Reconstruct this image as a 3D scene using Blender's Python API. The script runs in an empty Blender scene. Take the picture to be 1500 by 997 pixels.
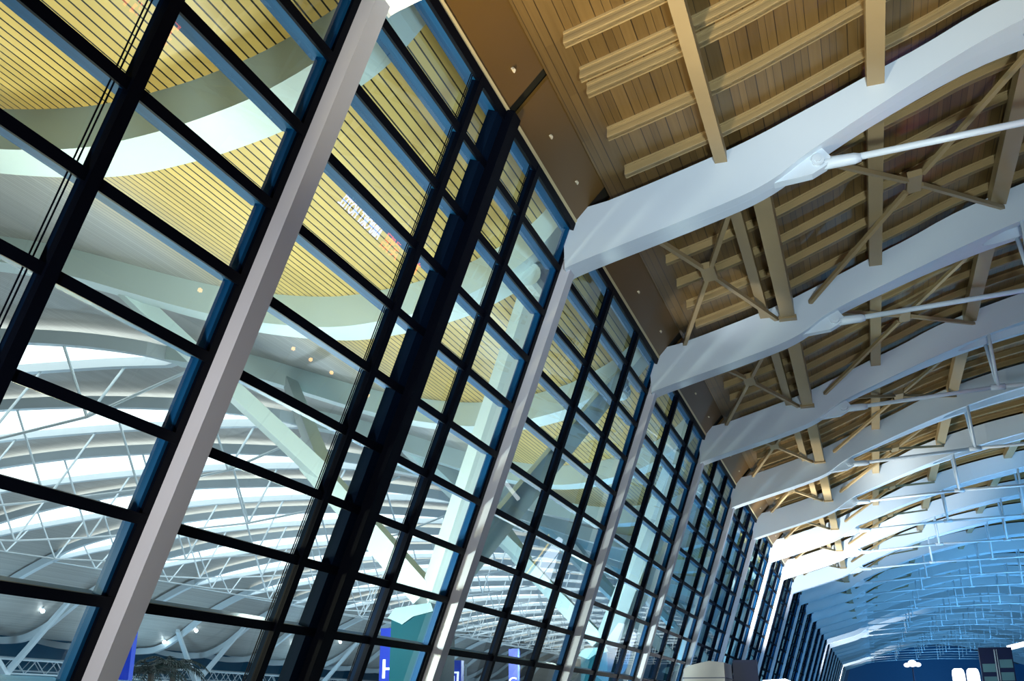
import bpy, math, random
from mathutils import Vector
random.seed(7)
C = bpy.context.scene.collection
PI = math.pi
# ------------------------------------------------------------------ materials
def new_mat(name):
    m = bpy.data.materials.new(name); m.use_nodes = True
    nt = m.node_tree
    return m, nt, nt.nodes['Principled BSDF']
def paint(name, col, rough=.45, metal=0., var=.06, scale=1.5, spec=.4):
    m, nt, b = new_mat(name)
    tc = nt.nodes.new('ShaderNodeTexCoord'); nz = nt.nodes.new('ShaderNodeTexNoise')
    nz.inputs['Scale'].default_value = scale; nz.inputs['Detail'].default_value = 3
    rp = nt.nodes.new('ShaderNodeMapRange')
    rp.inputs['To Min'].default_value = 1 - var; rp.inputs['To Max'].default_value = 1 + var
    mx = nt.nodes.new('ShaderNodeMix'); mx.data_type = 'RGBA'; mx.blend_type = 'MULTIPLY'
    mx.inputs[0].default_value = 1; mx.inputs[6].default_value = (*col, 1)
    nt.links.new(tc.outputs['Object'], nz.inputs['Vector']); nt.links.new(nz.outputs['Fac'], rp.inputs['Value'])
    nt.links.new(rp.outputs[0], mx.inputs[7]); nt.links.new(mx.outputs[2], b.inputs['Base Color'])
    b.inputs['Roughness'].default_value = rough; b.inputs['Metallic'].default_value = metal
    b.inputs['Specular IOR Level'].default_value = spec
    return m
def emit(name, col, s):
    m, nt, b = new_mat(name)
    b.inputs['Base Color'].default_value = (*[c * .8 for c in col], 1)
    b.inputs['Emission Color'].default_value = (*col, 1); b.inputs['Emission Strength'].default_value = s
    return m
def glass_mat():
    m, nt, b = new_mat('clear_glass'); nt.nodes.remove(b)
    t = nt.nodes.new('ShaderNodeBsdfTransparent'); t.inputs[0].default_value = (.8, .94, .96, 1)
    g = nt.nodes.new('ShaderNodeBsdfGlossy'); g.inputs['Color'].default_value = (.85, .95, 1, 1); g.inputs['Roughness'].default_value = 0.0
    lw = nt.nodes.new('ShaderNodeLayerWeight'); lw.inputs[0].default_value = .5
    pw = nt.nodes.new('ShaderNodeMath'); pw.operation = 'POWER'; pw.inputs[1].default_value = 4.5
    f = nt.nodes.new('ShaderNodeMapRange'); f.inputs['To Min'].default_value = .055; f.inputs['To Max'].default_value = .9
    nt.links.new(lw.outputs['Facing'], pw.inputs[0]); nt.links.new(pw.outputs[0], f.inputs['Value'])
    mx = nt.nodes.new('ShaderNodeMixShader')
    nt.links.new(f.outputs[0], mx.inputs[0]); nt.links.new(t.outputs[0], mx.inputs[1]); nt.links.new(g.outputs[0], mx.inputs[2])
    nt.links.new(mx.outputs[0], nt.nodes['Material Output'].inputs[0])
    return m
def M(nt, op, a, b=None, c=None):
    n = nt.nodes.new('ShaderNodeMath'); n.operation = op
    for i, v in enumerate((a, b, c)):
        if v is None: continue
        if isinstance(v, (int, float)): n.inputs[i].default_value = v
        else: nt.links.new(v, n.inputs[i])
    return n.outputs[0]
def slat_mat():
    """slats running along Y; UV.x = arc length across the roof, UV.y = along"""
    m, nt, b = new_mat('slatted_soffit')
    uv = nt.nodes.new('ShaderNodeUVMap'); sx = nt.nodes.new('ShaderNodeSeparateXYZ'); nt.links.new(uv.outputs[0], sx.inputs[0])
    u = sx.outputs[0]
    fr = M(nt, 'FRACT', M(nt, 'MULTIPLY', u, 1 / .195))
    gap = M(nt, 'LESS_THAN', fr, .17)
    wn = nt.nodes.new('ShaderNodeTexWhiteNoise'); wn.noise_dimensions = '1D'
    nt.links.new(M(nt, 'FLOOR', M(nt, 'MULTIPLY', u, 1 / .195)), wn.inputs['W'])
    zone = nt.nodes.new('ShaderNodeMapRange'); zone.interpolation_type = 'SMOOTHSTEP'  # gold is the slats' own; the fade to grey paints dimmer light in
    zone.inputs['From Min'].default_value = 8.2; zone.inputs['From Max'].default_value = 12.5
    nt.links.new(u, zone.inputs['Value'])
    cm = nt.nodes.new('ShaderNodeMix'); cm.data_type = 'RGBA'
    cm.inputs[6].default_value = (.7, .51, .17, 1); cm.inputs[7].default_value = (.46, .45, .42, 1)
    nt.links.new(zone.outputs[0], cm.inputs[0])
    v = nt.nodes.new('ShaderNodeMapRange'); v.inputs['To Min'].default_value = .9; v.inputs['To Max'].default_value = 1.08
    nt.links.new(wn.outputs[0], v.inputs['Value'])
    mu = nt.nodes.new('ShaderNodeMix'); mu.data_type = 'RGBA'; mu.blend_type = 'MULTIPLY'; mu.inputs[0].default_value = 1
    nt.links.new(cm.outputs[2], mu.inputs[6]); nt.links.new(v.outputs[0], mu.inputs[7])
    gm = nt.nodes.new('ShaderNodeMix'); gm.data_type = 'RGBA'
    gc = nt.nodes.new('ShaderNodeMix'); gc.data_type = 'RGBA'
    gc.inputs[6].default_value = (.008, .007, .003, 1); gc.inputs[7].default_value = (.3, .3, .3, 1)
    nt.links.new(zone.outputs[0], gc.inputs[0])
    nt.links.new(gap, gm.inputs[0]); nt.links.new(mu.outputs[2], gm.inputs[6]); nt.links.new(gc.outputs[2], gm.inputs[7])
    nt.links.new(gm.outputs[2], b.inputs['Base Color'])
    b.inputs['Roughness'].default_value = .42; b.inputs['Specular IOR Level'].default_value = .35
    return m
def board_mat():
    m, nt, b = new_mat('bronze_boards')
    tc = nt.nodes.new('ShaderNodeTexCoord'); sx = nt.nodes.new('ShaderNodeSeparateXYZ'); nt.links.new(tc.outputs['Object'], sx.inputs[0])
    u = M(nt, 'MULTIPLY', sx.outputs[0], 1 / .21)
    u = M(nt, 'ADD', u, M(nt, 'MULTIPLY', M(nt, 'SINE', M(nt, 'MULTIPLY', sx.outputs[0], 9.)), .22))
    fr = M(nt, 'FRACT', u)
    gap = M(nt, 'LESS_THAN', fr, .07)
    wn = nt.nodes.new('ShaderNodeTexWhiteNoise'); wn.noise_dimensions = '2D'
    cb = nt.nodes.new('ShaderNodeCombineXYZ')
    nt.links.new(M(nt, 'FLOOR', u), cb.inputs[0]); nt.links.new(M(nt, 'FLOOR', M(nt, 'MULTIPLY', sx.outputs[1], 1 / 1.843)), cb.inputs[1])
    nt.links.new(cb.outputs[0], wn.inputs['Vector'])
    nz = nt.nodes.new('ShaderNodeTexNoise'); nz.inputs['Scale'].default_value = 1.2
    mp = nt.nodes.new('ShaderNodeMapping'); mp.inputs['Scale'].default_value = (14, .6, 1)
    nt.links.new(tc.outputs['Object'], mp.inputs[0]); nt.links.new(mp.outputs[0], nz.inputs['Vector'])
    s = M(nt, 'ADD', M(nt, 'MULTIPLY', wn.outputs[0], .5), M(nt, 'MULTIPLY', nz.outputs['Fac'], .5))
    cm = nt.nodes.new('ShaderNodeMix'); cm.data_type = 'RGBA'
    cm.inputs[6].default_value = (.1, .056, .014, 1); cm.inputs[7].default_value = (.23, .138, .042, 1)
    nt.links.new(s, cm.inputs[0])
    gm = nt.nodes.new('ShaderNodeMix'); gm.data_type = 'RGBA'; gm.inputs[7].default_value = (.04, .023, .008, 1)
    nt.links.new(gap, gm.inputs[0]); nt.links.new(cm.outputs[2], gm.inputs[6]); nt.links.new(gm.outputs[2], b.inputs['Base Color'])
    b.inputs['Roughness'].default_value = .38; b.inputs['Metallic'].default_value = .25
    return m
MT = dict(
    white=paint('white_steel_paint', (.66, .75, .8), .35, var=.04, scale=.6),
    column=paint('pale_grey_column_paint', (.66, .66, .68), .35, var=.03),
    outer=paint('white_green_steel_paint', (.64, .77, .77), .4, var=.03, scale=.4),
    black=paint('black_cap', (.0015, .0025, .006), .5, var=.1, spec=.05),
    navy=paint('navy_anodised', (.002, .008, .022), .6, var=.1, spec=.03),
    blue=paint('blue_light_paint', (.003, .06, .16), .5, var=.1, spec=.12),  # frame sides; blue light falling on them is put into the colour
    bronze=paint('bronze_panel', (.135, .07, .014), .42, .1, var=.05, scale=.7),
    edge=paint('brass_edge_trim', (.62, .5, .25), .4, .2),
    stud=paint('cream_stud', (.8, .68, .45), .4),
    beige=paint('beige_steel_paint', (.33, .24, .115), .4, var=.06),
    joist=paint('tan_moulding', (.36, .255, .11), .42, .05, var=.08),
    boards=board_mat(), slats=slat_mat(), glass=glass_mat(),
    floor=paint('polished_stone', (.16, .17, .19), .3), dark=paint('blue_wall', (.04, .2, .42), .5),
    teal=paint('teal_concrete', (.002, .055, .075), .6, var=.08, scale=.5, spec=.08), tealwall=paint('teal_facade', (.01, .14, .24), .4, var=.35, scale=.25),
    navyb=paint('navy_board', (.01, .02, .08), .4), kiosk=paint('beige_laminate', (.6, .55, .5), .5, var=.04),
    cell=paint('grey_teal_screen', (.16, .32, .36), .2), sign=emit('blue_sign_face', (.0, .03, .5), .42),
    txt=emit('white_sign_letters', (.9, .95, 1.), 1.3), sky=emit('lit_skylight', (1., .98, .95), 1.7),
    lampw=emit('warm_lamp_glow', (1., .5, .14), 14), lampc=emit('white_lamp_glow', (.95, .98, 1.), 12),
    hotel=emit('blue_white_neon', (.22, .36, 1.), 16), red=emit('red_neon', (1., .1, .02), 8),
    lightbox=emit('lit_white_board', (.95, .98, 1.), 2.2), amber=emit('amber_tube', (1., .6, .06), 2.),
    capgrey=paint('pale_teal_cap', (.2, .36, .38), .5, var=.05), joint=paint('dark_olive_backing', (.02, .017, .008), .6),
    palm=paint('palm_leaf', (.008, .03, .03), .6), bark=paint('palm_bark', (.07, .06, .05), .8),
    cloth=paint('dark_jacket', (.03, .04, .08), .8), skin=paint('skin', (.5, .33, .25), .6), )
# ------------------------------------------------------------------ mesh helpers
class MB:
    def __init__(s): s.v = []; s.f = []; s.mi = []; s.uv = None
    def add(s, vs, fs, mi=0):
        o = len(s.v); s.v += [tuple(p) for p in vs]; s.f += [tuple(i + o for i in f) for f in fs]; s.mi += [mi] * len(fs); return s
    def box(s, a, b, mi=0):
        x0, y0, z0 = a; x1, y1, z1 = b
        return s.add([(x0, y0, z0), (x1, y0, z0), (x1, y1, z0), (x0, y1, z0), (x0, y0, z1), (x1, y0, z1), (x1, y1, z1), (x0, y1, z1)],
              [(0, 3, 2, 1), (4, 5, 6, 7), (0, 1, 5, 4), (1, 2, 6, 5), (2, 3, 7, 6), (3, 0, 4, 7)], mi)
    def hexa(s, p, mi=0):   # 8 points, bottom ring 0-3, top ring 4-7
        return s.add(p, [(0, 3, 2, 1), (4, 5, 6, 7), (0, 1, 5, 4), (1, 2, 6, 5), (2, 3, 7, 6), (3, 0, 4, 7)], mi)
    def tube(s, pts, r, n=8, mi=0, cap=True):
        pts = [Vector(p) for p in pts]; rs = r if isinstance(r, (list, tuple)) else [r] * len(pts)
        rings = []
        for i, p in enumerate(pts):
            d = (pts[min(i + 1, len(pts) - 1)] - pts[max(i - 1, 0)]).normalized()
            a = d.cross(Vector((0, 0, 1)) if abs(d.z) < .9 else Vector((1, 0, 0))).normalized(); b = d.cross(a)
            rings.append([p + (a * math.cos(2 * PI * k / n) + b * math.sin(2 * PI * k / n)) * rs[i] for k in range(n)])
        vs = [q for r_ in rings for q in r_]; fs = []
        for i in range(len(pts) - 1):
            for k in range(n): fs.append((i * n + k, i * n + (k + 1) % n, (i + 1) * n + (k + 1) % n, (i + 1) * n + k))
        if cap: fs += [tuple(range(n - 1, -1, -1)), tuple(range((len(pts) - 1) * n, len(pts) * n))]
        return s.add(vs, fs, mi)
    def bar(s, p, q, w, h, mi=0, up=(0, 0, 1), w2=None, h2=None):   # rectangular bar p->q
        p = Vector(p); q = Vector(q); d = (q - p).normalized(); up = Vector(up)
        a = d.cross(up).normalized(); b = a.cross(d)
        w2 = w if w2 is None else w2; h2 = h if h2 is None else h2
        P = []
        for c, ww, hh in ((p, w, h), (q, w2, h2)):
            P += [c - a * ww / 2 - b * hh / 2, c + a * ww / 2 - b * hh / 2, c + a * ww / 2 + b * hh / 2, c - a * ww / 2 + b * hh / 2]
        return s.hexa(P, mi)
    def prism(s, poly, y0, y1, mi=0):   # polygon in XZ extruded along Y
        n = len(poly)
        vs = [(x, y0, z) for x, z in poly] + [(x, y1, z) for x, z in poly]
        fs = [tuple(range(n)), tuple(range(2 * n - 1, n - 1, -1))] + [(i, i + n, (i + 1) % n + n, (i + 1) % n) for i in range(n)]
        return s.add(vs, fs, mi)
    def loft(s, secs, mi=0, cap=True):   # equal-length closed sections
        n = len(secs[0]); vs = [p for q in secs for p in q]; fs = []
        for i in range(len(secs) - 1):
            for k in range(n): fs.append((i * n + k, i * n + (k + 1) % n, (i + 1) * n + (k + 1) % n, (i + 1) * n + k))
        if cap: fs += [tuple(range(n - 1, -1, -1)), tuple(range((len(secs) - 1) * n, len(secs) * n))]
        return s.add(vs, fs, mi)
    def ball(s, c, r, n=10, m=6, mi=0, sq=(1, 1, 1)):
        secs = []
        for i in range(m + 1):
            t = PI * (i + .001) / (m + .002)
            secs.append([(c[0] + r * sq[0] * math.sin(t) * math.cos(2 * PI * k / n), c[1] + r * sq[1] * math.sin(t) * math.sin(2 * PI * k / n), c[2] - r * sq[2] * math.cos(t)) for k in range(n)])
        return s.loft(secs, mi)
    def build(s, name, mats, parent=None, smooth=False):
        me = bpy.data.meshes.new(name); me.from_pydata(s.v, [], s.f)
        for m in (mats if isinstance(mats, (list, tuple)) else [mats]): me.materials.append(MT[m])
        me.polygons.foreach_set('material_index', s.mi)
        me.update()
        import bmesh
        bm = bmesh.new(); bm.from_mesh(me); bmesh.ops.recalc_face_normals(bm, faces=bm.faces); bm.to_mesh(me); bm.free()
        if smooth:
            me.polygons.foreach_set('use_smooth', [True] * len(me.polygons))
        o = bpy.data.objects.new(name, me); C.objects.link(o)
        if parent: o.parent = parent
        return o
def tag(o, label=None, cat=None, group=None, kind=None):
    if label: o['label'] = label
    if cat: o['category'] = cat
    if group: o['group'] = group
    if kind: o['kind'] = kind
    return o
def root(name, label, cat, loc=(0, 0, 0), group=None):
    o = bpy.data.objects.new(name, None); C.objects.link(o); o.location = loc; o.empty_display_size = .2
    return tag(o, label, cat, group)
def copy_tree(o, loc, label):
    r = o.copy(); C.objects.link(r); r.location = loc
    if label: r['label'] = label
    for ch in o.children:
        c = ch.copy(); C.objects.link(c); c.parent = r
        for g in ch.children:
            d = g.copy(); C.objects.link(d); d.parent = c
    return r
ORD = ('first second third fourth fifth sixth seventh eighth ninth tenth eleventh twelfth thirteenth fourteenth fifteenth sixteenth '
       'seventeenth eighteenth nineteenth twentieth twenty-first twenty-second twenty-third twenty-fourth twenty-fifth twenty-sixth '
       'twenty-seventh twenty-eighth twenty-ninth thirtieth').split()
def interp(t, x):
    if x <= t[0][0]: return t[0][1]
    for (a, b), (c, d) in zip(t, t[1:]):
        if x <= c: return b + (d - b) * (x - a) / (c - a)
    return t[-1][1]
def smoothprof(t, n=6):
    """Catmull-Rom resample of an (x, z) table"""
    out = []
    for i in range(len(t) - 1):
        p0 = t[max(i - 1, 0)]; p1 = t[i]; p2 = t[i + 1]; p3 = t[min(i + 2, len(t) - 1)]
        for k in range(n):
            u = k / n
            out.append(tuple(.5 * (2 * p1[j] + (p2[j] - p0[j]) * u + (2 * p0[j] - 5 * p1[j] + 4 * p2[j] - p3[j]) * u * u + (3 * p1[j] - p0[j] - 3 * p2[j] + p3[j]) * u ** 3) for j in (0, 1)))
    return out + [t[-1]]
# ------------------------------------------------------------------ the hall: sizes (metres, eye level = 0)
FLOOR = -1.6
TILT = math.radians(19.5); TN = math.tan(TILT)
BAY = 11.06; Y1 = 11.85; NB = 27
YK = [Y1 + BAY * (i - 1) for i in range(NB + 1)]      # YK[0] is behind the picture's left edge
NW = Vector((math.cos(TILT), 0, -math.sin(TILT)))     # inward normal of the leaning glass
def wp(y, z, w=0.): return Vector((-10 + z * TN, y, z)) + NW * w
def wbox(mb, y0, y1, z0, z1, w0, w1, mi=0):
    P = [wp(y0, z0, w0), wp(y1, z0, w0), wp(y1, z0, w1), wp(y0, z0, w1), wp(y0, z1, w0), wp(y1, z1, w0), wp(y1, z1, w1), wp(y0, z1, w1)]
    return mb.hexa(P, mi)
TZ = [-.85, .28, 1.39, 2.47, 3.56, 4.69, 5.81, 6.95, 8.12, 9.28, 10.43]
# floor, end walls
tag(MB().box((-11, -14, FLOOR - .3), (41, 322, FLOOR)).build('floor', 'floor'), kind='structure')
tag(MB().box((40.2, -14, FLOOR), (40.6, 322, 14)).build('wall_right', 'dark'), kind='structure')
tag(MB().prism([(-10.4, FLOOR), (40.2, FLOOR), (40.2, 12.5), (28, 16.8), (16, 17.9), (6, 16.4), (-5.2, 12.6)], 316, 316.4).build('wall_end', 'dark'), kind='structure')
# ---- glazing, one window per bay
zb = FLOOR; zt_ = 11.55
def window(n, ya, yb, joint=False):
    mb = MB(); mb.add([wp(ya, zb, -.1), wp(yb, zb, -.1), wp(yb, zt_, -.1), wp(ya, zt_, -.1)], [(0, 1, 2, 3)])
    w = tag(mb.build('window_%d' % n, 'glass'), kind='structure')
    for z in TZ:
        t = MB(); wbox(t, ya + .3, yb - .3, z - .07, z + .07, -.03, .03); wbox(t, ya + .3, yb - .3, z - .055, z + .055, -.36, -.03, 1)
        t.build('transom', ['black', 'blue'], w)
    t = MB(); wbox(t, ya, yb, zt_ - .12, zt_ + .06, -.03, .06); wbox(t, ya, yb, zt_ - .1, zt_ + .06, -.36, -.03, 1); t.build('head_frame', ['black', 'blue'], w)
    for dy in (3.95, 7.62):
        y = ya + dy
        t = MB(); wbox(t, y - .1, y + .1, zb, zt_, -.03, .07); wbox(t, y - .075, y + .075, zb, zt_, -.13, -.03, 1)
        wbox(t, y - .3, y - .285, zb, zt_, -.06, -.045); wbox(t, y - .24, y - .225, zb, zt_, -.06, -.045)
        t.build('mullion', ['black', 'navy'], w)
    for ye, s in ((ya, 1), (yb, -1)):
        t = MB(); y0 = ye; y1 = ye + s * .36
        wbox(t, min(y0, y1), max(y0, y1), zb, zt_, -.12, .0); wbox(t, min(y1, y1 + s * .07), max(y1, y1 + s * .07), zb, zt_, -.2, -.05, 1)
        t.build('side_frame', ['black', 'blue'], w)
    if joint:
        t = MB(); y = ya + 5.5
        wbox(t, y - .5, y - .12, zb, zt_ + .1, -.2, .02); wbox(t, y + .12, y + .5, zb, zt_ + .1, -.2, .02); wbox(t, y - .2, y + .2, zb, zt_ + .1, -.2, .22, 1)
        t.build('expansion_joint_mullion', ['navy', 'black'], w)
    return w
for i in range(NB - 1): window(i + 1, YK[i], YK[i + 1], joint=(i == 1))
# ---- leaning columns
mb = MB(); wbox(mb, -.2, .2, FLOOR, 10.86, .0, .24); wbox(mb, -.14, .14, FLOOR, 10.84, -.28, .0)
# sink the foot square into the floor level
col0 = None
def col_label(i):
    if i == 0: return 'leaning pale steel facade column before the first full bay of glass'
    return 'leaning pale steel facade column, %s from the left of the photo' % ORD[i - 1]
for i in range(NB):
    if col0 is None:
        col0 = root('facade_column', col_label(0), 'column', (0, YK[0], 0), 'leaning columns along the glass wall')
        MB_ = mb.build('shaft', 'column', col0)
        c = MB(); wbox(c, -.24, .24, 10.72, 10.9, -.1, .3); c.build('head_plate', 'white', col0)
    else: copy_tree(col0, (0, YK[i], 0), col_label(i))
# ------------------------------------------------------------------ roof trusses of the hall
BOT = [(-6.15, 10.38), (-5.65, 10.57), (-2.3, 11.5), (-1.0, 11.98), (0, 12.62), (1.95, 13.42), (4.2, 14.25), (6.3, 14.9), (8.8, 15.52), (11.3, 16.02), (13.8, 16.35), (16.3, 16.48)]
BOT_NEAR = BOT[:5] + [(1.95, 13.68), (4.2, 14.72), (6.3, 15.3), (8.8, 15.75), (11.3, 16.1), (13.8, 16.36), (16.3, 16.48)]
TOP = [(-5.75, 12.0), (-5.05, 12.08), (-1.9, 13.0), (0, 13.75), (1.4, 14.35), (2.8, 14.9), (4.2, 15.5), (6.3, 16.12), (8.8, 16.7), (11.3, 17.15), (13.8, 17.45), (16.3, 17.58)]
XM = 16.3
def sym(t): return t + [(2 * XM - x, z) for x, z in reversed(t[:-1])]
BOTS, TOPS = sym(smoothprof(BOT, 4)), sym(smoothprof(TOP, 4))
HW = .37
xs = sorted(set([round(x, 3) for x, z in BOTS] + [5.0 + .06 * i for i in range(0, 14)] + [27.6 - .06 * i for i in range(0, 14)]))
def hwx(x):
    d = min(x, 2 * XM - x); t = min(max((d - .6) / 7.5, 0), 1); return HW + .62 * t * t * (3 - 2 * t) ** .5 if t > 0 else HW
def pocket(x):
    if x < 5.0 or x > 27.6: return .002
    d = min(x - 5.0, 27.6 - x)
    return (hwx(x) - .3) * math.sqrt(max(0, 1 - max(0, 1 - d / .95) ** 2)) + .002
def make_truss(BOTS):
    tr = root('roof_truss', 'x', 'roof truss', (0, YK[0], 0), 'white arched trusses down the hall')
    secs = []
    for x in xs:
        b, t, h = interp(BOTS, x), interp(TOPS, x), pocket(x); HX = hwx(x)
        r = .34 if h > .003 else .002
        secs.append([(x, -HX, b), (x, -h, b), (x, -h, b + r), (x, h, b + r), (x, h, b), (x, HX, b), (x, HX, t), (x, -HX, t)])
    MB().loft(secs).build('arched_beam', 'white', tr)
    def gusset(sx):
        f = (lambda x: x) if sx > 0 else (lambda x: 2 * XM - x)
        g = MB(); g.prism([(f(-1.05), 12.0), (f(-.05), 12.1), (f(.3), 12.28), (f(.42), 12.5), (f(.22), 12.8), (f(-.1), 12.6)], -.14, .14)
        g.tube([(f(.12), -.24, 12.42), (f(.12), .24, 12.42)], .15, 14); g.tube([(f(.12), -.27, 12.42), (f(.12), .27, 12.42)], .08, 10)
        o = g.build('pin_bracket', 'white', tr)
        s = MB(); s.tube([(f(.05), 0, 12.4), (f(.95), 0, 12.42), (f(1.1), 0, 12.425)], [.16, .14, .1], 10); s.build('clevis', 'white', o, True)
    gusset(1); gusset(-1)
    SX = [6.3, 11.3, 16.3, 21.3, 26.3]
    def tz(x): return 12.78 + .22 * (1 - abs(x - XM) / 10)
    tp = [(.3, 0, 12.4)] + [(x, 0, tz(x)) for x in SX] + [(2 * XM - .3, 0, 12.4)]
    for a, b in zip(tp, tp[1:]): MB().tube([a, b], .085, 10).build('tie_rod', 'white', tr, True)
    for x in SX:
        for s in (-1, 1):
            MB().tube([(x - .12 if x < XM else x + .12 if x > XM else x, s * (hwx(x) - .14), interp(BOTS, x) + .02), (x, s * .05, tz(x))], .075, 8).build('strut', 'white', tr, True)
        MB().tube([(x - .28, 0, tz(x)), (x + .28, 0, tz(x))], .13, 10).build('node_sleeve', 'white', tr, True)
    return tr
def truss_label(i):
    if i < 2: return 'white arched roof truss above the frame, %s the second column' % ('two before' if i == 0 else 'just before')
    return 'white arched roof truss with tie rods, %s counting from the camera end' % ORD[i - 2]
tr = make_truss(sym(smoothprof(BOT_NEAR, 4))); tr['label'] = truss_label(0)
for i in range(1, 3): copy_tree(tr, (0, YK[i], 0), truss_label(i))
tr = make_truss(BOTS); tr['label'] = truss_label(3); tr.location.y = YK[3]
for i in range(4, NB): copy_tree(tr, (0, YK[i], 0), truss_label(i))
# ------------------------------------------------------------------ ceiling deck, joists
dk = [(x, z + .4) for x, z in TOPS if x > -5.1 and x < 2 * XM + 5.1]
n = len(dk); m_ = MB()
m_.add([(x, -14, z) for x, z in dk] + [(x, 318, z) for x, z in dk] + [(x, -14, z + .25) for x, z in dk] + [(x, 318, z + .25) for x, z in dk],
       [(i, i + 1, n + i + 1, n + i) for i in range(n - 1)] + [(2 * n + i, 3 * n + i, 3 * n + i + 1, 2 * n + i + 1) for i in range(n - 1)])
ceil = tag(m_.build('ceiling', 'boards'), kind='structure')
jp = [(x, z) for x, z in dk if -4.98 < x < 2 * XM + 4.98]
def joist_secs(w, top, bot): return [[(x, -w, z - bot), (x, w, z - bot), (x, w, z - top), (x, -w, z - top)] for x, z in jp]
jm = MB(); jm.loft(joist_secs(.06, .0, .27)); jm.loft(joist_secs(.1, .21, .27)); jm.loft(joist_secs(.085, .15, .22)); jm.loft(joist_secs(.09, .0, .05))
j0 = None; far = MB()
ys = []
for i in range(0, NB - 1):
    for j in range(6): ys.append(YK[i] + BAY / 12 + j * BAY / 6)
    if i == 1: ys.append(YK[1] + 5.5 + .35)
for y in ys[:98]:
    if j0 is None: j0 = jm.build('joist', 'joist', ceil); j0.location.y = y
    else:
        o = j0.copy(); C.objects.link(o); o.location.y = y
for y in ys[98:]:
    far.add([(x, y - .1, z - .27) for x, z in jp] + [(x, y + .1, z - .27) for x, z in jp] + [(x, y - .1, z) for x, z in jp] + [(x, y + .1, z) for x, z in jp],
            [(i, i + 1, len(jp) + i + 1, len(jp) + i) for i in range(len(jp) - 1)] + [(i, 2 * len(jp) + i, 2 * len(jp) + i + 1, i + 1) for i in range(len(jp) - 1)] + [(len(jp) + i, len(jp) + i + 1, 3 * len(jp) + i + 1, 3 * len(jp) + i) for i in range(len(jp) - 1)])
o = far.build('joist', 'joist', ceil); o['kind'] = 'stuff'
# ------------------------------------------------------------------ purlins and cross braces between trusses
PUR = [('a', -2.28, -1.98, 12.78, 13.12), ('b', -1.6, -1.14, 12.5, 13.2), ('c', 1.42, 1.82, 13.85, 14.25), ('d', 5.3, 5.8, 15.1, 15.55), ('e', 10.4, 10.9, 16.2, 16.6)]
PN = {'a': 'slim beige purlin along the glass side', 'b': 'deep beige purlin just right of the slim one', 'c': 'beige purlin above the tie rod ends',
      'd': 'beige purlin near the first strut line', 'e': 'beige purlin toward the hall centre'}
proto = {}
for i in range(0, 14):
    for key, xa, xb, za, zb_0 in PUR:
        if key == 'b' and i < 2: continue
        if i == 0 and key in 'de': continue
        where = 'ahead of the nearest truss in view' if i == 1 else 'overhead before the glass joint' if i == 0 else 'just past the %s truss' % ORD[i - 2]
        lab = '%s, %s' % (PN[key], where)
        if key not in proto:
            p = root('purlin', lab, 'purlin', (0, YK[i], 0), 'beige purlins under the ceiling')
            q = MB(); zb_ = interp(TOPS, xa) + .12; q.box((xa, HW - .02, zb_ - (zb_0 - za)), (xb, BAY - HW + .02, zb_)); q.build('box_section', 'beige', p)
            if key == 'b':
                za = zb_ - (zb_0 - za); e = MB(); e.box((xa - .06, BAY - HW - .28, za - .06), (xb + .06, BAY - HW + .02, za + .06)); e.build('end_plate', 'beige', p)
            proto[key] = p
        else: copy_tree(proto[key], (0, YK[i], 0), lab)
def xbrace(c, e0, e1, label_, wide):
    r_ = root('cross_brace', label_, 'cross brace', (0, YK[2], 0), 'beige cross braces under the ceiling')
    cx, cz = c; cy = BAY / 2
    for (ex, ez) in (e0, e1):
        for ey in (HW, BAY - HW):
            d = Vector((ex - cx, ey - cy, ez - cz)).normalized()
            p = Vector((cx, cy, cz)) + d * .42
            MB().bar(p, (ex, ey, ez), .13, .13).build('arm', 'beige', r_)
    k = MB(); zz = .1
    dx = .2; dy = .5
    k.add([(cx - dx, cy - dy, cz - zz), (cx + dx, cy - dy, cz - zz + .06), (cx + dx, cy + dy, cz - zz + .06), (cx - dx, cy + dy, cz - zz),
           (cx - dx, cy - dy, cz + zz), (cx + dx, cy - dy, cz + zz + .06), (cx + dx, cy + dy, cz + zz + .06), (cx - dx, cy + dy, cz + zz)],
          [(0, 3, 2, 1), (4, 5, 6, 7), (0, 1, 5, 4), (1, 2, 6, 5), (2, 3, 7, 6), (3, 0, 4, 7)])
    k.build('node_plate', 'beige', r_)
    return r_
xl = xbrace((-3.3, 12.36), (-4.9, 12.05), (-1.75, 12.58), 'beige cross brace beside the bronze panels, just past the first truss', 1)
xr = xbrace((2.7, 14.35), (-.6, 13.05), (5.9, 15.5), 'beige cross brace beside the tie rods, just past the first truss', 1)
for i in range(3, 13):
    copy_tree(xl, (0, YK[i], 0), 'beige cross brace beside the bronze panels, just past the %s truss' % ORD[i - 2])
    copy_tree(xr, (0, YK[i], 0), 'beige cross brace beside the tie rods, just past the %s truss' % ORD[i - 2])
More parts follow.
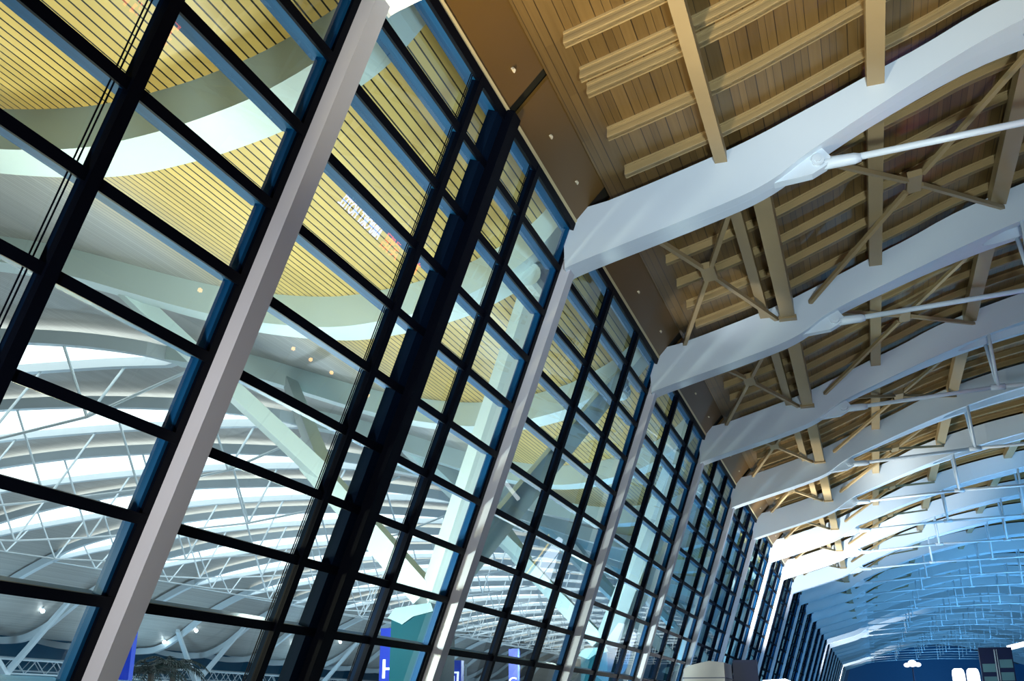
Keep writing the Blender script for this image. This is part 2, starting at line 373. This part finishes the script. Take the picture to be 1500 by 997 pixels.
# ------------------------------------------------------------------ bronze fascia panels over the glass
FA, FB = Vector((-5.86, 0, 11.66)), Vector((-5.02, 0, 12.58))
FN = (FB - FA).cross(Vector((0, 1, 0))).normalized()
if FN.x < 0: FN = -FN
def fascia(ya, yb, lab, studs):
    L = yb - ya
    r_ = root('fascia_panel', lab, 'fascia panel', (0, ya, 0), 'bronze panels over the glass wall')
    def slab(mb, y0, y1, s0, s1, d0, d1):
        P = []
        for s_ in (s0, s1):
            for (y, d) in ((y0, d0), (y1, d0), (y1, d1), (y0, d1)):
                q = FA + (FB - FA) * s_ + FN * d; P.append((q.x, y, q.z))
        return mb.hexa(P)
    slab(MB(), 0, L, 0.04, 1, -.06, .02).build('sheet', 'bronze', r_)
    slab(MB(), 0, L, -.03, .04, -.1, .05).build('edge_trim', 'edge', r_)
    for y in studs:
        q = FA + (FB - FA) * .42 + FN * .03
        s_ = MB(); T = (FB - FA).normalized()
        ring = [Vector((0, math.cos(a) * .075, 0)) + T * math.sin(a) * .075 for a in [PI * k / 8 for k in range(9)]]
        s_.loft([[Vector((q.x, y, q.z)) + p for p in ring], [Vector((q.x, y, q.z)) + FN * .05 + p * .8 for p in ring]])
        s_.build('stud', 'stud', r_)
    return r_
pb = MB(); q0 = FA - FN * .12 - (FB - FA) * .1; q1 = FB - FN * .12 + (FB - FA) * .1; q2 = FB - FN * .3 + (FB - FA) * .1; q3 = FA - FN * .3 - (FB - FA) * .1
pb.prism([(q.x, q.z) for q in (q0, q1, q2, q3)], -14, 316); tag(pb.build('wall_left', 'joint'), kind='structure')
fp = None
for i in range(0, NB - 1):
    if i == 1:
        fascia(YK[1] + HW, YK[1] + 5.36, 'bronze panel with stud, left of the open joint gap', (1.2, 4.2))
        fascia(YK[1] + 5.72, YK[2] - HW, 'bronze panel with two studs, right of the open joint gap', (1.5, 3.7))
        continue
    lab = 'bronze panel over the first glass bay, before the joint' if i == 0 else 'bronze panel above the glass, meeting the %s truss at its near end' % ORD[i - 2]
    if fp is None: fp = fascia(YK[0] + HW, YK[1] - HW, lab, (1.6, 5.2, 8.8))
    else: copy_tree(fp, (0, YK[i] + HW, 0), lab)
# ------------------------------------------------------------------ beyond the glass: wave roof of the check-in hall
OFF = MB().box((-118, -30, -6.4), (-11.2, 330, -6)).build('floor_outside', 'floor'); tag(OFF, kind='structure')
PRO = [(-6.55, 12.35), (-7.2, 11.65), (-8, 11.1), (-9.3, 10.55), (-10.4, 10.3), (-11.4, 10.17), (-12.8, 10.12), (-14, 10.25), (-15.5, 10.55), (-16.9, 10.92), (-18.5, 11.45),
       (-20.5, 12.2), (-22.5, 12.95), (-24.5, 13.6), (-27.4, 14.35), (-31, 15.0), (-35, 15.45), (-40, 15.85), (-45, 16.05), (-50, 16.1), (-56, 15.9), (-62, 15.4), (-68, 14.6),
       (-72, 13.75), (-75, 12.6), (-78, 11.15), (-80, 9.8), (-82, 8.4), (-84, 7.45), (-86, 7.05), (-90, 7.2), (-96, 8.6), (-104, 11.2)]
PR = smoothprof(PRO, 4)
PRI = sorted(PR)
def pz(x): return interp(PRI, x)
YF = [13.3 + BAY * (k - 1) + (.9 if k < 2 else 0) for k in range(0, 25)]
# soffit / ceiling surface with slats
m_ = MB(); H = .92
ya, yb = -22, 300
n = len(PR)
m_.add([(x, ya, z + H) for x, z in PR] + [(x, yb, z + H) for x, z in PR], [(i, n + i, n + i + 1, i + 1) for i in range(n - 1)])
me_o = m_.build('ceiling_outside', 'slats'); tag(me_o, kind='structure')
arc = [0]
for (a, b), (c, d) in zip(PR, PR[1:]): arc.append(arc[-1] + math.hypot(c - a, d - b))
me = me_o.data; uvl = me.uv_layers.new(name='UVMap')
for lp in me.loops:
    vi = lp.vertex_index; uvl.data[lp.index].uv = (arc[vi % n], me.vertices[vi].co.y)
# one roof beam with its lens skylight and tie lattice
wb = root('wave_beam', 'x', 'roof beam', (0, YF[0], 0), 'white wave-shaped roof beams beyond the glass')
def sect(x, yc, hw, h, z=None):
    z = pz(x) if z is None else z
    return [(x, yc - hw, z), (x, yc + hw, z), (x, yc + hw, z + h), (x, yc - hw, z + h)]
r1 = [p for p in PR if p[0] >= -27.4]
MB().loft([sect(x, 0, .58, H + .02) for x, z in r1]).build('girder', 'outer', wb)
XA, XB = -27.4, -72.0
def lens(x):
    t = (XA - x) / (XA - XB); t = min(max(t, 0), 1)
    return 2.75 * math.sin(PI * t) ** .55
lx = [XA + (XB - XA) * (i / 60) for i in range(61)]
for s in (-1, 1):
    MB().loft([sect(x, s * (lens(x) + .16), .2, .62) for x in lx]).build('arch_rib', 'white', wb)
pn = MB()
vs = []
for x in lx: vs += [(x, -lens(x) - .02, pz(x) + .42), (x, lens(x) + .02, pz(x) + .42)]
pn.add(vs, [(2 * i, 2 * i + 1, 2 * i + 3, 2 * i + 2) for i in range(60)]); pn.build('skylight', 'sky', wb)
r2 = [p for p in PR if p[0] <= -71.5]
MB().loft([sect(x, 0, .3, .7) for x, z in r2]).build('tail_girder', 'white', wb)
NODES = [(-31.6, 12.3), (-37.2, 11.6), (-43.5, 11.35), (-49.7, 11.3), (-56, 11.4), (-62.3, 11.9), (-67.5, 12.7)]
tl = [(-26.6, 13.9)] + NODES + [(-72.5, 13.55)]
MB().tube([(x, 0, z) for x, z in tl], .07, 6).build('tie_rod', 'white', wb)
for x, z in NODES:
    for s, dx in ((-1, -.4), (1, .4)):
        MB().tube([(x, 0, z), (x + dx, s * (lens(x) + .16), pz(x) + .05)], .065, 6).build('strut', 'white', wb)
def wave_label(k):
    return 'white wave-shaped roof beam with lens skylight beyond the glass, %s in depth' % ORD[k] if k else 'white wave-shaped roof beam beyond the glass, nearest of its row'
wb['label'] = wave_label(0)
for k in range(1, 24): copy_tree(wb, (0, YF[k], 0), wave_label(k))
# ---- tree columns on teal piers
def pier(y, lab1, lab2):
    p = root('concrete_pier', lab1, 'pier', (0, y, 0), 'teal piers beyond the glass')
    b = MB()
    b.prism([(-13.5, -6), (-12.15, -6), (-12.15, 2.8), (-12.3, 2.95), (-13.3, 2.8), (-13.5, 2.65)], -.9, .9); b.build('shaft', 'teal', p)
    c = MB(); c.prism([(-13.58, 2.7), (-13.1, 2.5), (-12.75, 2.72), (-12.1, 2.86), (-12.2, 3.1), (-13.35, 2.98)], -1.0, 1.0); c.build('cap', 'capgrey', p)
    t = root('tree_column', lab2, 'column', (0, y, 0), 'forked struts on the teal piers')
    f = BAY / 2 - .35
    foot = (-12.75, 0, 3.4); mid = (-17.1, 0, 7.9)
    s = MB(); s.bar(foot, mid, .8, .75, w2=.7, h2=.7); s.build('left_stem', 'outer', t)
    for d in (-1, 1):
        MB().bar((-16.6, d * .15, 7.5), (-21.3, d * f, pz(-21.3) + .25), .5, .55, w2=.42, h2=.5).build('arm', 'outer', t)
    for d in (-1, 1):
        a = MB(); a.bar((-12.4, d * .1, 3.4), (-7.35, d * f, pz(-7.35) + .2), .75, .8, w2=.55, h2=.55); o = a.build('arm', 'outer', t)
        h = MB(); h.tube([(-7.6, d * f - .5, 11.15), (-7.6, d * f + .5, 11.15)], .34, 14); h.box((-7.9, d * f - .3, 11.1), (-7.3, d * f + .3, 11.75)); h.build('hinge', 'outer', o)
    return p, t
for q in range(1, 9):
    y = YF[2] + BAY / 2 + (q - 1) * 2 * BAY + (.9 if q == 0 else 0)
    w_ = 'out of frame left' if q == 0 else ''
    pier(y, 'teal concrete pier beyond the glass, %s' % ('nearest the camera' if q == 1 else '%s in its row' % ORD[q - 1]), 'pale green forked strut column, on the %s teal pier of its row' % ORD[q - 1])
# ---- V columns under the far trough
vc = root('forked_column', 'white forked column under the far roof trough, nearest', 'column', (0, 88.5, 0), 'white forked columns under the far trough')
MB().bar((-84.5, 0, -6), (-84.5, 0, 4.2), .7, .7, up=(0, 1, 0)).build('trunk', 'white', vc)
MB().bar((-84.5, .2, 4), (-77.5, 0, 11.2), .55, .55, w2=.4, h2=.4).build('arm', 'white', vc)
MB().bar((-84.5, -.2, 4), (-80.5, -10.7, 9.6), .55, .55, w2=.4, h2=.4).build('arm', 'white', vc)
for q in range(1, 6): copy_tree(vc, (0, 88.5 + 33.18 * q, 0), 'white forked column under the far roof trough, %s in depth' % ORD[q])
# ---- far facade and lattice girders
fw = MB(); fw.box((-117, -20, -6), (-116.5, 320, 16)); tag(fw.build('wall_far', 'tealwall'), kind='structure')
tag(MB().box((-117, 318, -6), (-11, 318.5, 18)).build('wall_far.001', 'tealwall'), kind='structure')
for gi, (gx, gz, lab) in enumerate(((-90.5, 4.2, 'white lattice girder low at the far side, nearer one'), (-100, 5.0, 'white lattice girder low at the far side, behind the nearer one'))):
    g = root('lattice_girder', lab, 'lattice girder', (gx, 0, gz))
    for z in (0, 1.5): MB().tube([(0, 40, z), (0, 290, z)], .11, 6).build('chord', 'white', g)
    zz = MB(); y = 40
    zz.tube([(0, 40 + i * 1.6, (i % 2) * 1.5) for i in range(157)], .07, 5); o = zz.build('zigzag_web', 'white', g)
    for i in range(8): MB().tube([(0, 50 + 32 * i, -10.2 - (gz - 4.2)), (0, 50 + 32 * i, 0)], .25, 8).build('leg', 'white', g)
# ---- small lamps under the trough
for q, (lx_, ly, dz) in enumerate(((-80.5, 88, 9.9), (-82.5, 82, 8.2), (-80.6, 115, 9.6), (-83, 112, 7.9), (-81, 140, 9.2), (-79.5, 152, 10.2))):
    s = root('spot_lamp', 'small bright lamp on the trough ceiling, %s from the left' % ORD[q], 'lamp', (lx_, ly, pz(lx_) + H), 'small lamps on the trough ceiling')
    MB().tube([(0, 0, 0), (0, 0, -.25)], .12, 8).build('housing', 'white', s)
    MB().ball((0, 0, -.4), .22).build('bulb', 'lampc', s)
# ------------------------------------------------------------------ signs beyond the glass
def text_mesh(name, body, size, mat, parent, loc, rot, depth=.02, xs=1.):
    cu = bpy.data.curves.new(name, 'FONT'); cu.body = body; cu.size = size; cu.extrude = depth; cu.align_x = 'CENTER'; cu.align_y = 'CENTER'
    o = bpy.data.objects.new(name, cu); C.objects.link(o)
    dg = bpy.context.evaluated_depsgraph_get(); me = bpy.data.meshes.new_from_object(o.evaluated_get(dg))
    bpy.data.objects.remove(o)
    me.materials.clear(); me.materials.append(MT[mat])
    t = bpy.data.objects.new(name, me); C.objects.link(t); t.parent = parent; t.location = loc; t.rotation_euler = rot; t.scale = (xs, 1, 1)
    return t
def pylon(x0, x1, y, top, ch, lab, size, tx, tzz):
    p = root('sign_pylon', lab, 'sign', ((x0 + x1) / 2, y, -6), 'blue letter signs beyond the glass')
    w_ = x1 - x0
    MB().box((-w_ / 2, -.12, 2.5), (w_ / 2, .12, top + 6)).build('sign_board', 'sign', p)
    MB().box((-.12, -.1, 0), (.12, .1, 2.5)).build('post', 'navyb', p)
    if ch: text_mesh('letter', ch, size, 'txt', p, (tx, -.15, tzz + 6.12), (PI / 2, 0, 0))
    return p
pylon(-15.02, -14.25, 31.6, 2.62, 'H', 'tall blue sign with white H beside the teal pier', .85, .0, 1.2)
pylon(-13.45, -13.08, 40, 2.4, 'G', 'slim blue sign with white G between two columns', .5, .0, 1.02)
pylon(-13.3, -12.5, 32.4, 1.62, '询', 'blue sign half hidden right of the teal pier', .75, 0, .86)
pylon(-26.6, -25.75, 33, 3.2, '', 'blue sign half hidden behind the leftmost pale column', .8, 0, .8)
# palms
def palm(x, y, top, lab):
    p = root('palm_tree', lab, 'tree', (x, y, -6), 'dark palms beyond the glass')
    MB().tube([(0, 0, 0), (.1, 0, (top + 6) * .5), (0, .1, top + 6)], [.22, .16, .13], 8).build('trunk', 'bark', p)
    for a in range(26):
        az = a * 2.4; l = 1.6 + .5 * random.random(); e = .3 + .9 * random.random()
        f = MB(); prev = None; pts = []
        for i in range(7):
            t = i / 6; r_ = l * t * math.cos(e * .6); z = top + 6 + l * (t * math.sin(e) - .75 * t * t)
            pts.append(Vector((r_ * math.cos(az), r_ * math.sin(az), z)))
        sd = Vector((-math.sin(az), math.cos(az), 0))
        f.tube(pts, [.03 - .003 * i for i in range(7)], 5)
        for i in range(1, 7):
            for s in (-1, 1):
                for k in (0, .5):
                    q = pts[i] + (pts[i - 1] - pts[i]) * k; w_ = .42 * (1.15 - i / 7)
                    d = (pts[i] - pts[i - 1]).normalized()
                    f.add([q - d * .05, q + d * .05, q + sd * s * w_ + d * .22 - Vector((0, 0, .12))], [(0, 1, 2)])
        f.build('frond', 'palm', p)
palm(-28.7, 38, 1.6, 'dark palm beyond the glass, left one of the pair')
palm(-31.6, 43.5, 2.0, 'dark palm beyond the glass, right one of the pair')
# ------------------------------------------------------------------ floor-level things seen at the bottom edge
k = root('kiosk', 'beige kiosk block standing by the bright columns', 'kiosk', (-6.4, 45, FLOOR))
MB().prism([(-.85, 0), (.8, 0), (.8, 3.55), (.2, 3.62), (-.62, 3.45), (-.85, 3.3)], -1.2, 1.2).build('body', 'kiosk', k)
MB().box((-.9, -1.22, 2.95), (.84, 1.22, 2.98)).build('seam', 'navyb', k)
k = root('display_board', 'dark navy board standing right of the beige kiosk', 'board', (-4.85, 44.5, FLOOR))
MB().box((-.48, -.1, 1.2), (.5, .1, 3.66)).build('panel', 'navyb', k); MB().box((-.1, -.08, 0), (.1, .08, 1.2)).build('post', 'navyb', k)
k = root('kiosk', 'low grey kiosk behind the navy board', 'kiosk', (-5.0, 62, FLOOR))
MB().prism([(-1.0, 0), (.9, 0), (.9, 3.2), (.5, 3.4), (-.7, 3.35), (-1., 3.2)], -1, 1).build('body', 'column', k)
tw = root('flight_board', 'tall dark board tower with two columns of grey screens', 'information board', (6.15, 60, FLOOR))
MB().box((-.78, -.2, 0), (.78, .2, 4.8)).build('frame', 'navyb', tw)
for sx in (-.4, .42):
    for q in range(6):
        z = 4.2 - q * .62 - (.2 if sx < 0 else 0)
        MB().box((sx - .3, -.23, z - .4), (sx + .3, -.19, z)).build('screen', 'cell', tw)
MB().box((-.08, -.24, .2), (-.03, -.2, 4.7)).build('divider', 'white', tw); MB().box((.04, -.24, .2), (.07, -.2, 4.7)).build('divider', 'white', tw)
# lit boards low in the hall
cl = root('light_sign', 'white glowing cloud-shaped sign low at the end of hall', 'sign', (2.62, 75, 3.0))
b_ = MB(); b_.ball((-.34, 0, .0), .2, sq=(1, .25, .7)); b_.ball((0, 0, .1), .28, sq=(1, .2, .8)); b_.ball((.34, 0, .02), .2, sq=(1, .25, .7)); b_.build('glowing_shape', 'lightbox', cl, True)
MB().tube([(0, .05, 0), (0, .05, -4.6)], .06, 6).build('post', 'navyb', cl)
for q, (x, lab) in enumerate(((5.35, 'tall white glowing board, left one beside the amber tube'), (6.22, 'tall white glowing board, right one beside the amber tube'))):
    l_ = root('light_board', lab, 'sign', (x, 75, FLOOR), 'white glowing boards')
    b_ = MB(); b_.loft([[(dx, -.08, z), (dx2, -.08, z), (dx2, .08, z), (dx, .08, z)] for z, dx, dx2 in ((.6, -.36, .36), (4.0, -.4, .36), (4.25, -.36, .3), (4.35, -.25, .2))]); b_.build('lit_panel', 'lightbox', l_)
    MB().box((-.1, -.06, 0), (.1, .06, .6)).build('foot', 'navyb', l_)
am = root('neon_tube', 'bent amber neon tube right of the glowing boards', 'lamp', (6.95, 75, FLOOR))
MB().tube([(-.1, 0, .5), (-.1, 0, 3.4), (.05, 0, 3.75), (.32, 0, 4.0)], .06, 8).build('tube', 'amber', am, True); MB().box((-.25, -.1, 0), (.05, .1, .5)).build('foot', 'navyb', am)
wt = root('light_tube', 'white glowing tube right of the board tower', 'lamp', (8.2, 66, 3.6))
MB().tube([(-.75, 0, -.12), (3, 0, .75)], .14, 10).build('tube', 'lightbox', wt, True); MB().tube([(.6, 0, .2), (.6, 0, -5.2)], .07, 8).build('post', 'white', wt); 
# a person standing on the kiosk-side gallery
pe = root('person', 'small dark-clothed person standing behind the beige kiosk', 'person', (-6.05, 49, 1.95 - 1.75))
b_ = MB(); b_.tube([(-.12, 0, 0), (-.1, .02, .45), (-.08, 0, .85), (-.02, 0, 1.0)], [.06, .075, .1, .13], 8); b_.tube([(.12, 0, 0), (.1, .02, .45), (.08, 0, .85), (.02, 0, 1.0)], [.06, .075, .1, .13], 8)
b_.loft([[(.19 * s_ * math.cos(a), .12 * s_ * math.sin(a), z) for a in [2 * PI * k_ / 10 for k_ in range(10)]] for z, s_ in ((.85, .85), (1.05, .8), (1.3, 1.05), (1.42, 1.0), (1.48, .4), (1.55, .3))])
b_.tube([(-.2, 0, 1.4), (-.27, .02, 1.12), (-.24, -.1, .9)], [.055, .05, .04], 7); b_.tube([(.2, 0, 1.4), (.3, .02, 1.15), (.38, -.08, 1.3)], [.055, .05, .04], 7)
b_.ball((0, 0, 1.64), .11, sq=(.85, .95, 1.1)); b_.build('body', 'cloth', pe, True)
MB().ball((0, .02, 1.7), .115, sq=(.88, .95, .8)).build('hair', 'black', pe, True)
ps = MB().box((-6.9, 48.4, FLOOR), (-5.2, 49.8, .19)); o = ps.build('platform', 'kiosk'); tag(o, 'beige platform block under the small standing person', 'platform')
# ------------------------------------------------------------------ things off to the right whose reflections show in the glass
hs = root('hotel_sign', 'hanging neon sign whose mirror image shows in the glass', 'sign', (8.55, 0, 10.08))
for z in (-.3, .3): MB().box((.08, 18.9, z - .03), (.14, 41.2, z + .03)).build('rail', 'navyb', hs)
for y in (20, 30, 40): MB().tube([(.14, y, .6), (.14, y, interp(TOPS, 8.7) + .42 - 9.95)], .03, 6).build('hanger', 'navyb', hs)
RX = (PI / 2, 0, -PI / 2)
text_mesh('lettering', 'AIRPORT HOTEL', .7, 'hotel', hs, (.0, 34.67, 0), RX, .02, .7)
text_mesh('lettering', '机场宾馆', .95, 'red', hs, (.0, 38.7, 0), RX, .02, .98)
text_mesh('lettering', '宾馆口', .95, 'red', hs, (.0, 20.4, 0), RX, .02, 1.0)
lp = None
for q, y in enumerate((27.3, 30.4, 33.6, 35.0, 36.8, 38.6, 40.3)):
    lab = 'warm globe lamp on a tall post, %s of the row mirrored in the glass' % ORD[q]
    if lp is None:
        lp = root('lamp_post', lab, 'lamp', (6.44, y, FLOOR), 'globe lamps mirrored in the glass')
        MB().tube([(0, 0, 0), (0, 0, 5.65)], .04, 8).build('pole', 'navyb', lp); MB().ball((0, 0, 5.72), .085).build('globe', 'lampw', lp, True)
    else: copy_tree(lp, (6.44, y, FLOOR), lab)
# ------------------------------------------------------------------ light
def point(name, loc, w, col, r=.4):
    l = bpy.data.lights.new(name, 'POINT'); l.energy = w; l.color = col; l.shadow_soft_size = r
    o = bpy.data.objects.new(name, l); C.objects.link(o); o.location = loc; return o
def area(name, loc, tgt, w, col, sx, sy, spread=180):
    l = bpy.data.lights.new(name, 'AREA'); l.shape = 'RECTANGLE'; l.size = sx; l.size_y = sy; l.energy = w; l.color = col; l.spread = math.radians(spread)
    o = bpy.data.objects.new(name, l); C.objects.link(o); o.location = loc
    o.rotation_euler = (Vector(tgt) - Vector(loc)).to_track_quat('-Z', 'Y').to_euler(); return o
WARM = (1, .86, .62); NEUT = (1, .96, .9); COOL = (.72, .86, 1); BLUE = (.08, .42, 1)
def spot(name, loc, tgt, w, col, deg, r=.25):
    l = bpy.data.lights.new(name, 'SPOT'); l.energy = w; l.color = col; l.shadow_soft_size = r; l.spot_size = math.radians(deg); l.spot_blend = .5
    o = bpy.data.objects.new(name, l); C.objects.link(o); o.location = loc
    o.rotation_euler = (Vector(tgt) - Vector(loc)).to_track_quat('-Z', 'Y').to_euler(); return o
CLEAR = (.97, 1, .94)
for i, y in enumerate((12.9, 20, 25.5, 36.5, 46.5, 74, 96, 129, 162)):
    point('unseen_canopy_lamp', (-13.8 if i < 5 else -16, y, 2.2), (1600, 1800, 1250, 1300, 1500, 1800, 2200, 2600, 3000)[i], (1, .84, .5) if i < 1 else CLEAR if i < 4 else (.5, .82, 1) if i < 5 else (.2, .6, 1), .3)
for y, e in ((46, 4000), (74, 5200), (104, 5200), (140, 5200), (185, 5200)): point('hall_fill', (-52, y, 0), e, (.93, .97, 1), 1.)  # added lamps without fixtures, brighten the ceiling bands between skylights
for y in (75, 105, 145, 190): point('trough_fill', (-78, y, 1), 2300, (.5, .78, 1), .8)  # added bluish lamps without fixtures, brighten the far trough
for y, e in ((11, 1050), (18.5, 1300), (40, 1500), (47, 700)): point('unseen_canopy_lamp', (-11.6, y, 2.2), e, (1, .86, .55) if y < 12 else (.92, 1, .98), .3)  # added lamps without fixtures, brighten the slats near the glass
# our hall: unseen lamps without fixtures
for y, e, c in ((9.5, 7500, (1, .84, .58)), (13, 7500, (1, .84, .58)), (45, 3800, (1, .92, .76)), (55, 7500, (1, .94, .82)), (65, 8500, (1, .96, .86))):
    spot('unseen_flood', (-7.6, y, -.8), (.8, y + 2.5, 14), e, c, 56, .15)  # added spots out of view, brighten the ceiling deck
area('unseen_uplight', (3, 3, -1.2), (.5, 22.5, 13), 900, (.7, .86, 1), 1.5, 1.5, 70)
area('unseen_uplight', (-7, 1, -1.2), (-8.3, 12, 4.5), 260, (1, .97, .97), .8, .8, 90)  # added out of view to brighten the column faces
spot('unseen_flood', (14, 30, -1), (3.0, 38.5, 14.8), 9000, (.55, .8, 1), 15, .1); spot('unseen_flood', (-7.4, 25, -1), (-3.2, 32, 13), 5000, (.95, .97, 1), 15, .1)  # added narrow spots, throw bright patches on the deck
area('unseen_uplight', (1, 27, -1.2), (0, 40, 12.5), 100, (.62, .85, 1), 2, 2)
for y in (50, 62): area('unseen_uplight', (0, y, -1.2), (-1, y + 8, 12), 420, (.75, .9, 1), 1.2, 1.2)
for y in (60, 71, 82): spot('unseen_flood', (-5, y, -1.), (-3.2, y + 9, 11), 26000, (.95, .98, 1), 60)
for y in (70, 92, 114, 140, 170, 205, 245, 285): area('unseen_uplight', (15, y, -1.2), (14, y + 5, 14), 4600, (.16, .52, 1), 4, 4)
for y in (30, 52): area('unseen_uplight', (22, y, -1.2), (14, y + 16, 14), 450, (.15, .5, 1), 3, 3)
for y in (58, 80, 100, 125, 155): area('unseen_uplight', (-6.5, y, -1.2), (-8.5, y + 6, 6), 420, BLUE, 1, 3)  # added blue lamps, tint the glazing frames
for y in (175, 260): spot('unseen_flood', (-5, y, -1.), (-3, y + 6, 11), 20000, (.9, .95, 1), 60)
w = bpy.data.worlds.new('night'); bpy.context.scene.world = w; w.use_nodes = True
w.node_tree.nodes['Background'].inputs[0].default_value = (.03, .09, .22, 1); w.node_tree.nodes['Background'].inputs[1].default_value = .35
# ------------------------------------------------------------------ camera
cam = bpy.data.cameras.new('camera'); co = bpy.data.objects.new('camera', cam); C.objects.link(co)
cam.sensor_width = 36; cam.sensor_fit = 'HORIZONTAL'; cam.lens = 36.0
co.location = (0, 0, 0); co.rotation_euler = (PI / 2 + math.radians(20.018), 0, math.radians(18.462))
cam.clip_end = 800
sc = bpy.context.scene; sc.camera = co
sc.view_settings.view_transform = 'Standard'; sc.view_settings.look = 'None'; sc.view_settings.gamma = 1; sc.view_settings.exposure = 0
sc.view_settings.use_curve_mapping = False
sc.cycles.max_bounces = 8; sc.cycles.transparent_max_bounces = 24; sc.cycles.diffuse_bounces = 3; sc.cycles.glossy_bounces = 3
sc.cycles.caustics_reflective = False; sc.cycles.caustics_refractive = False; sc.cycles.sample_clamp_indirect = 3
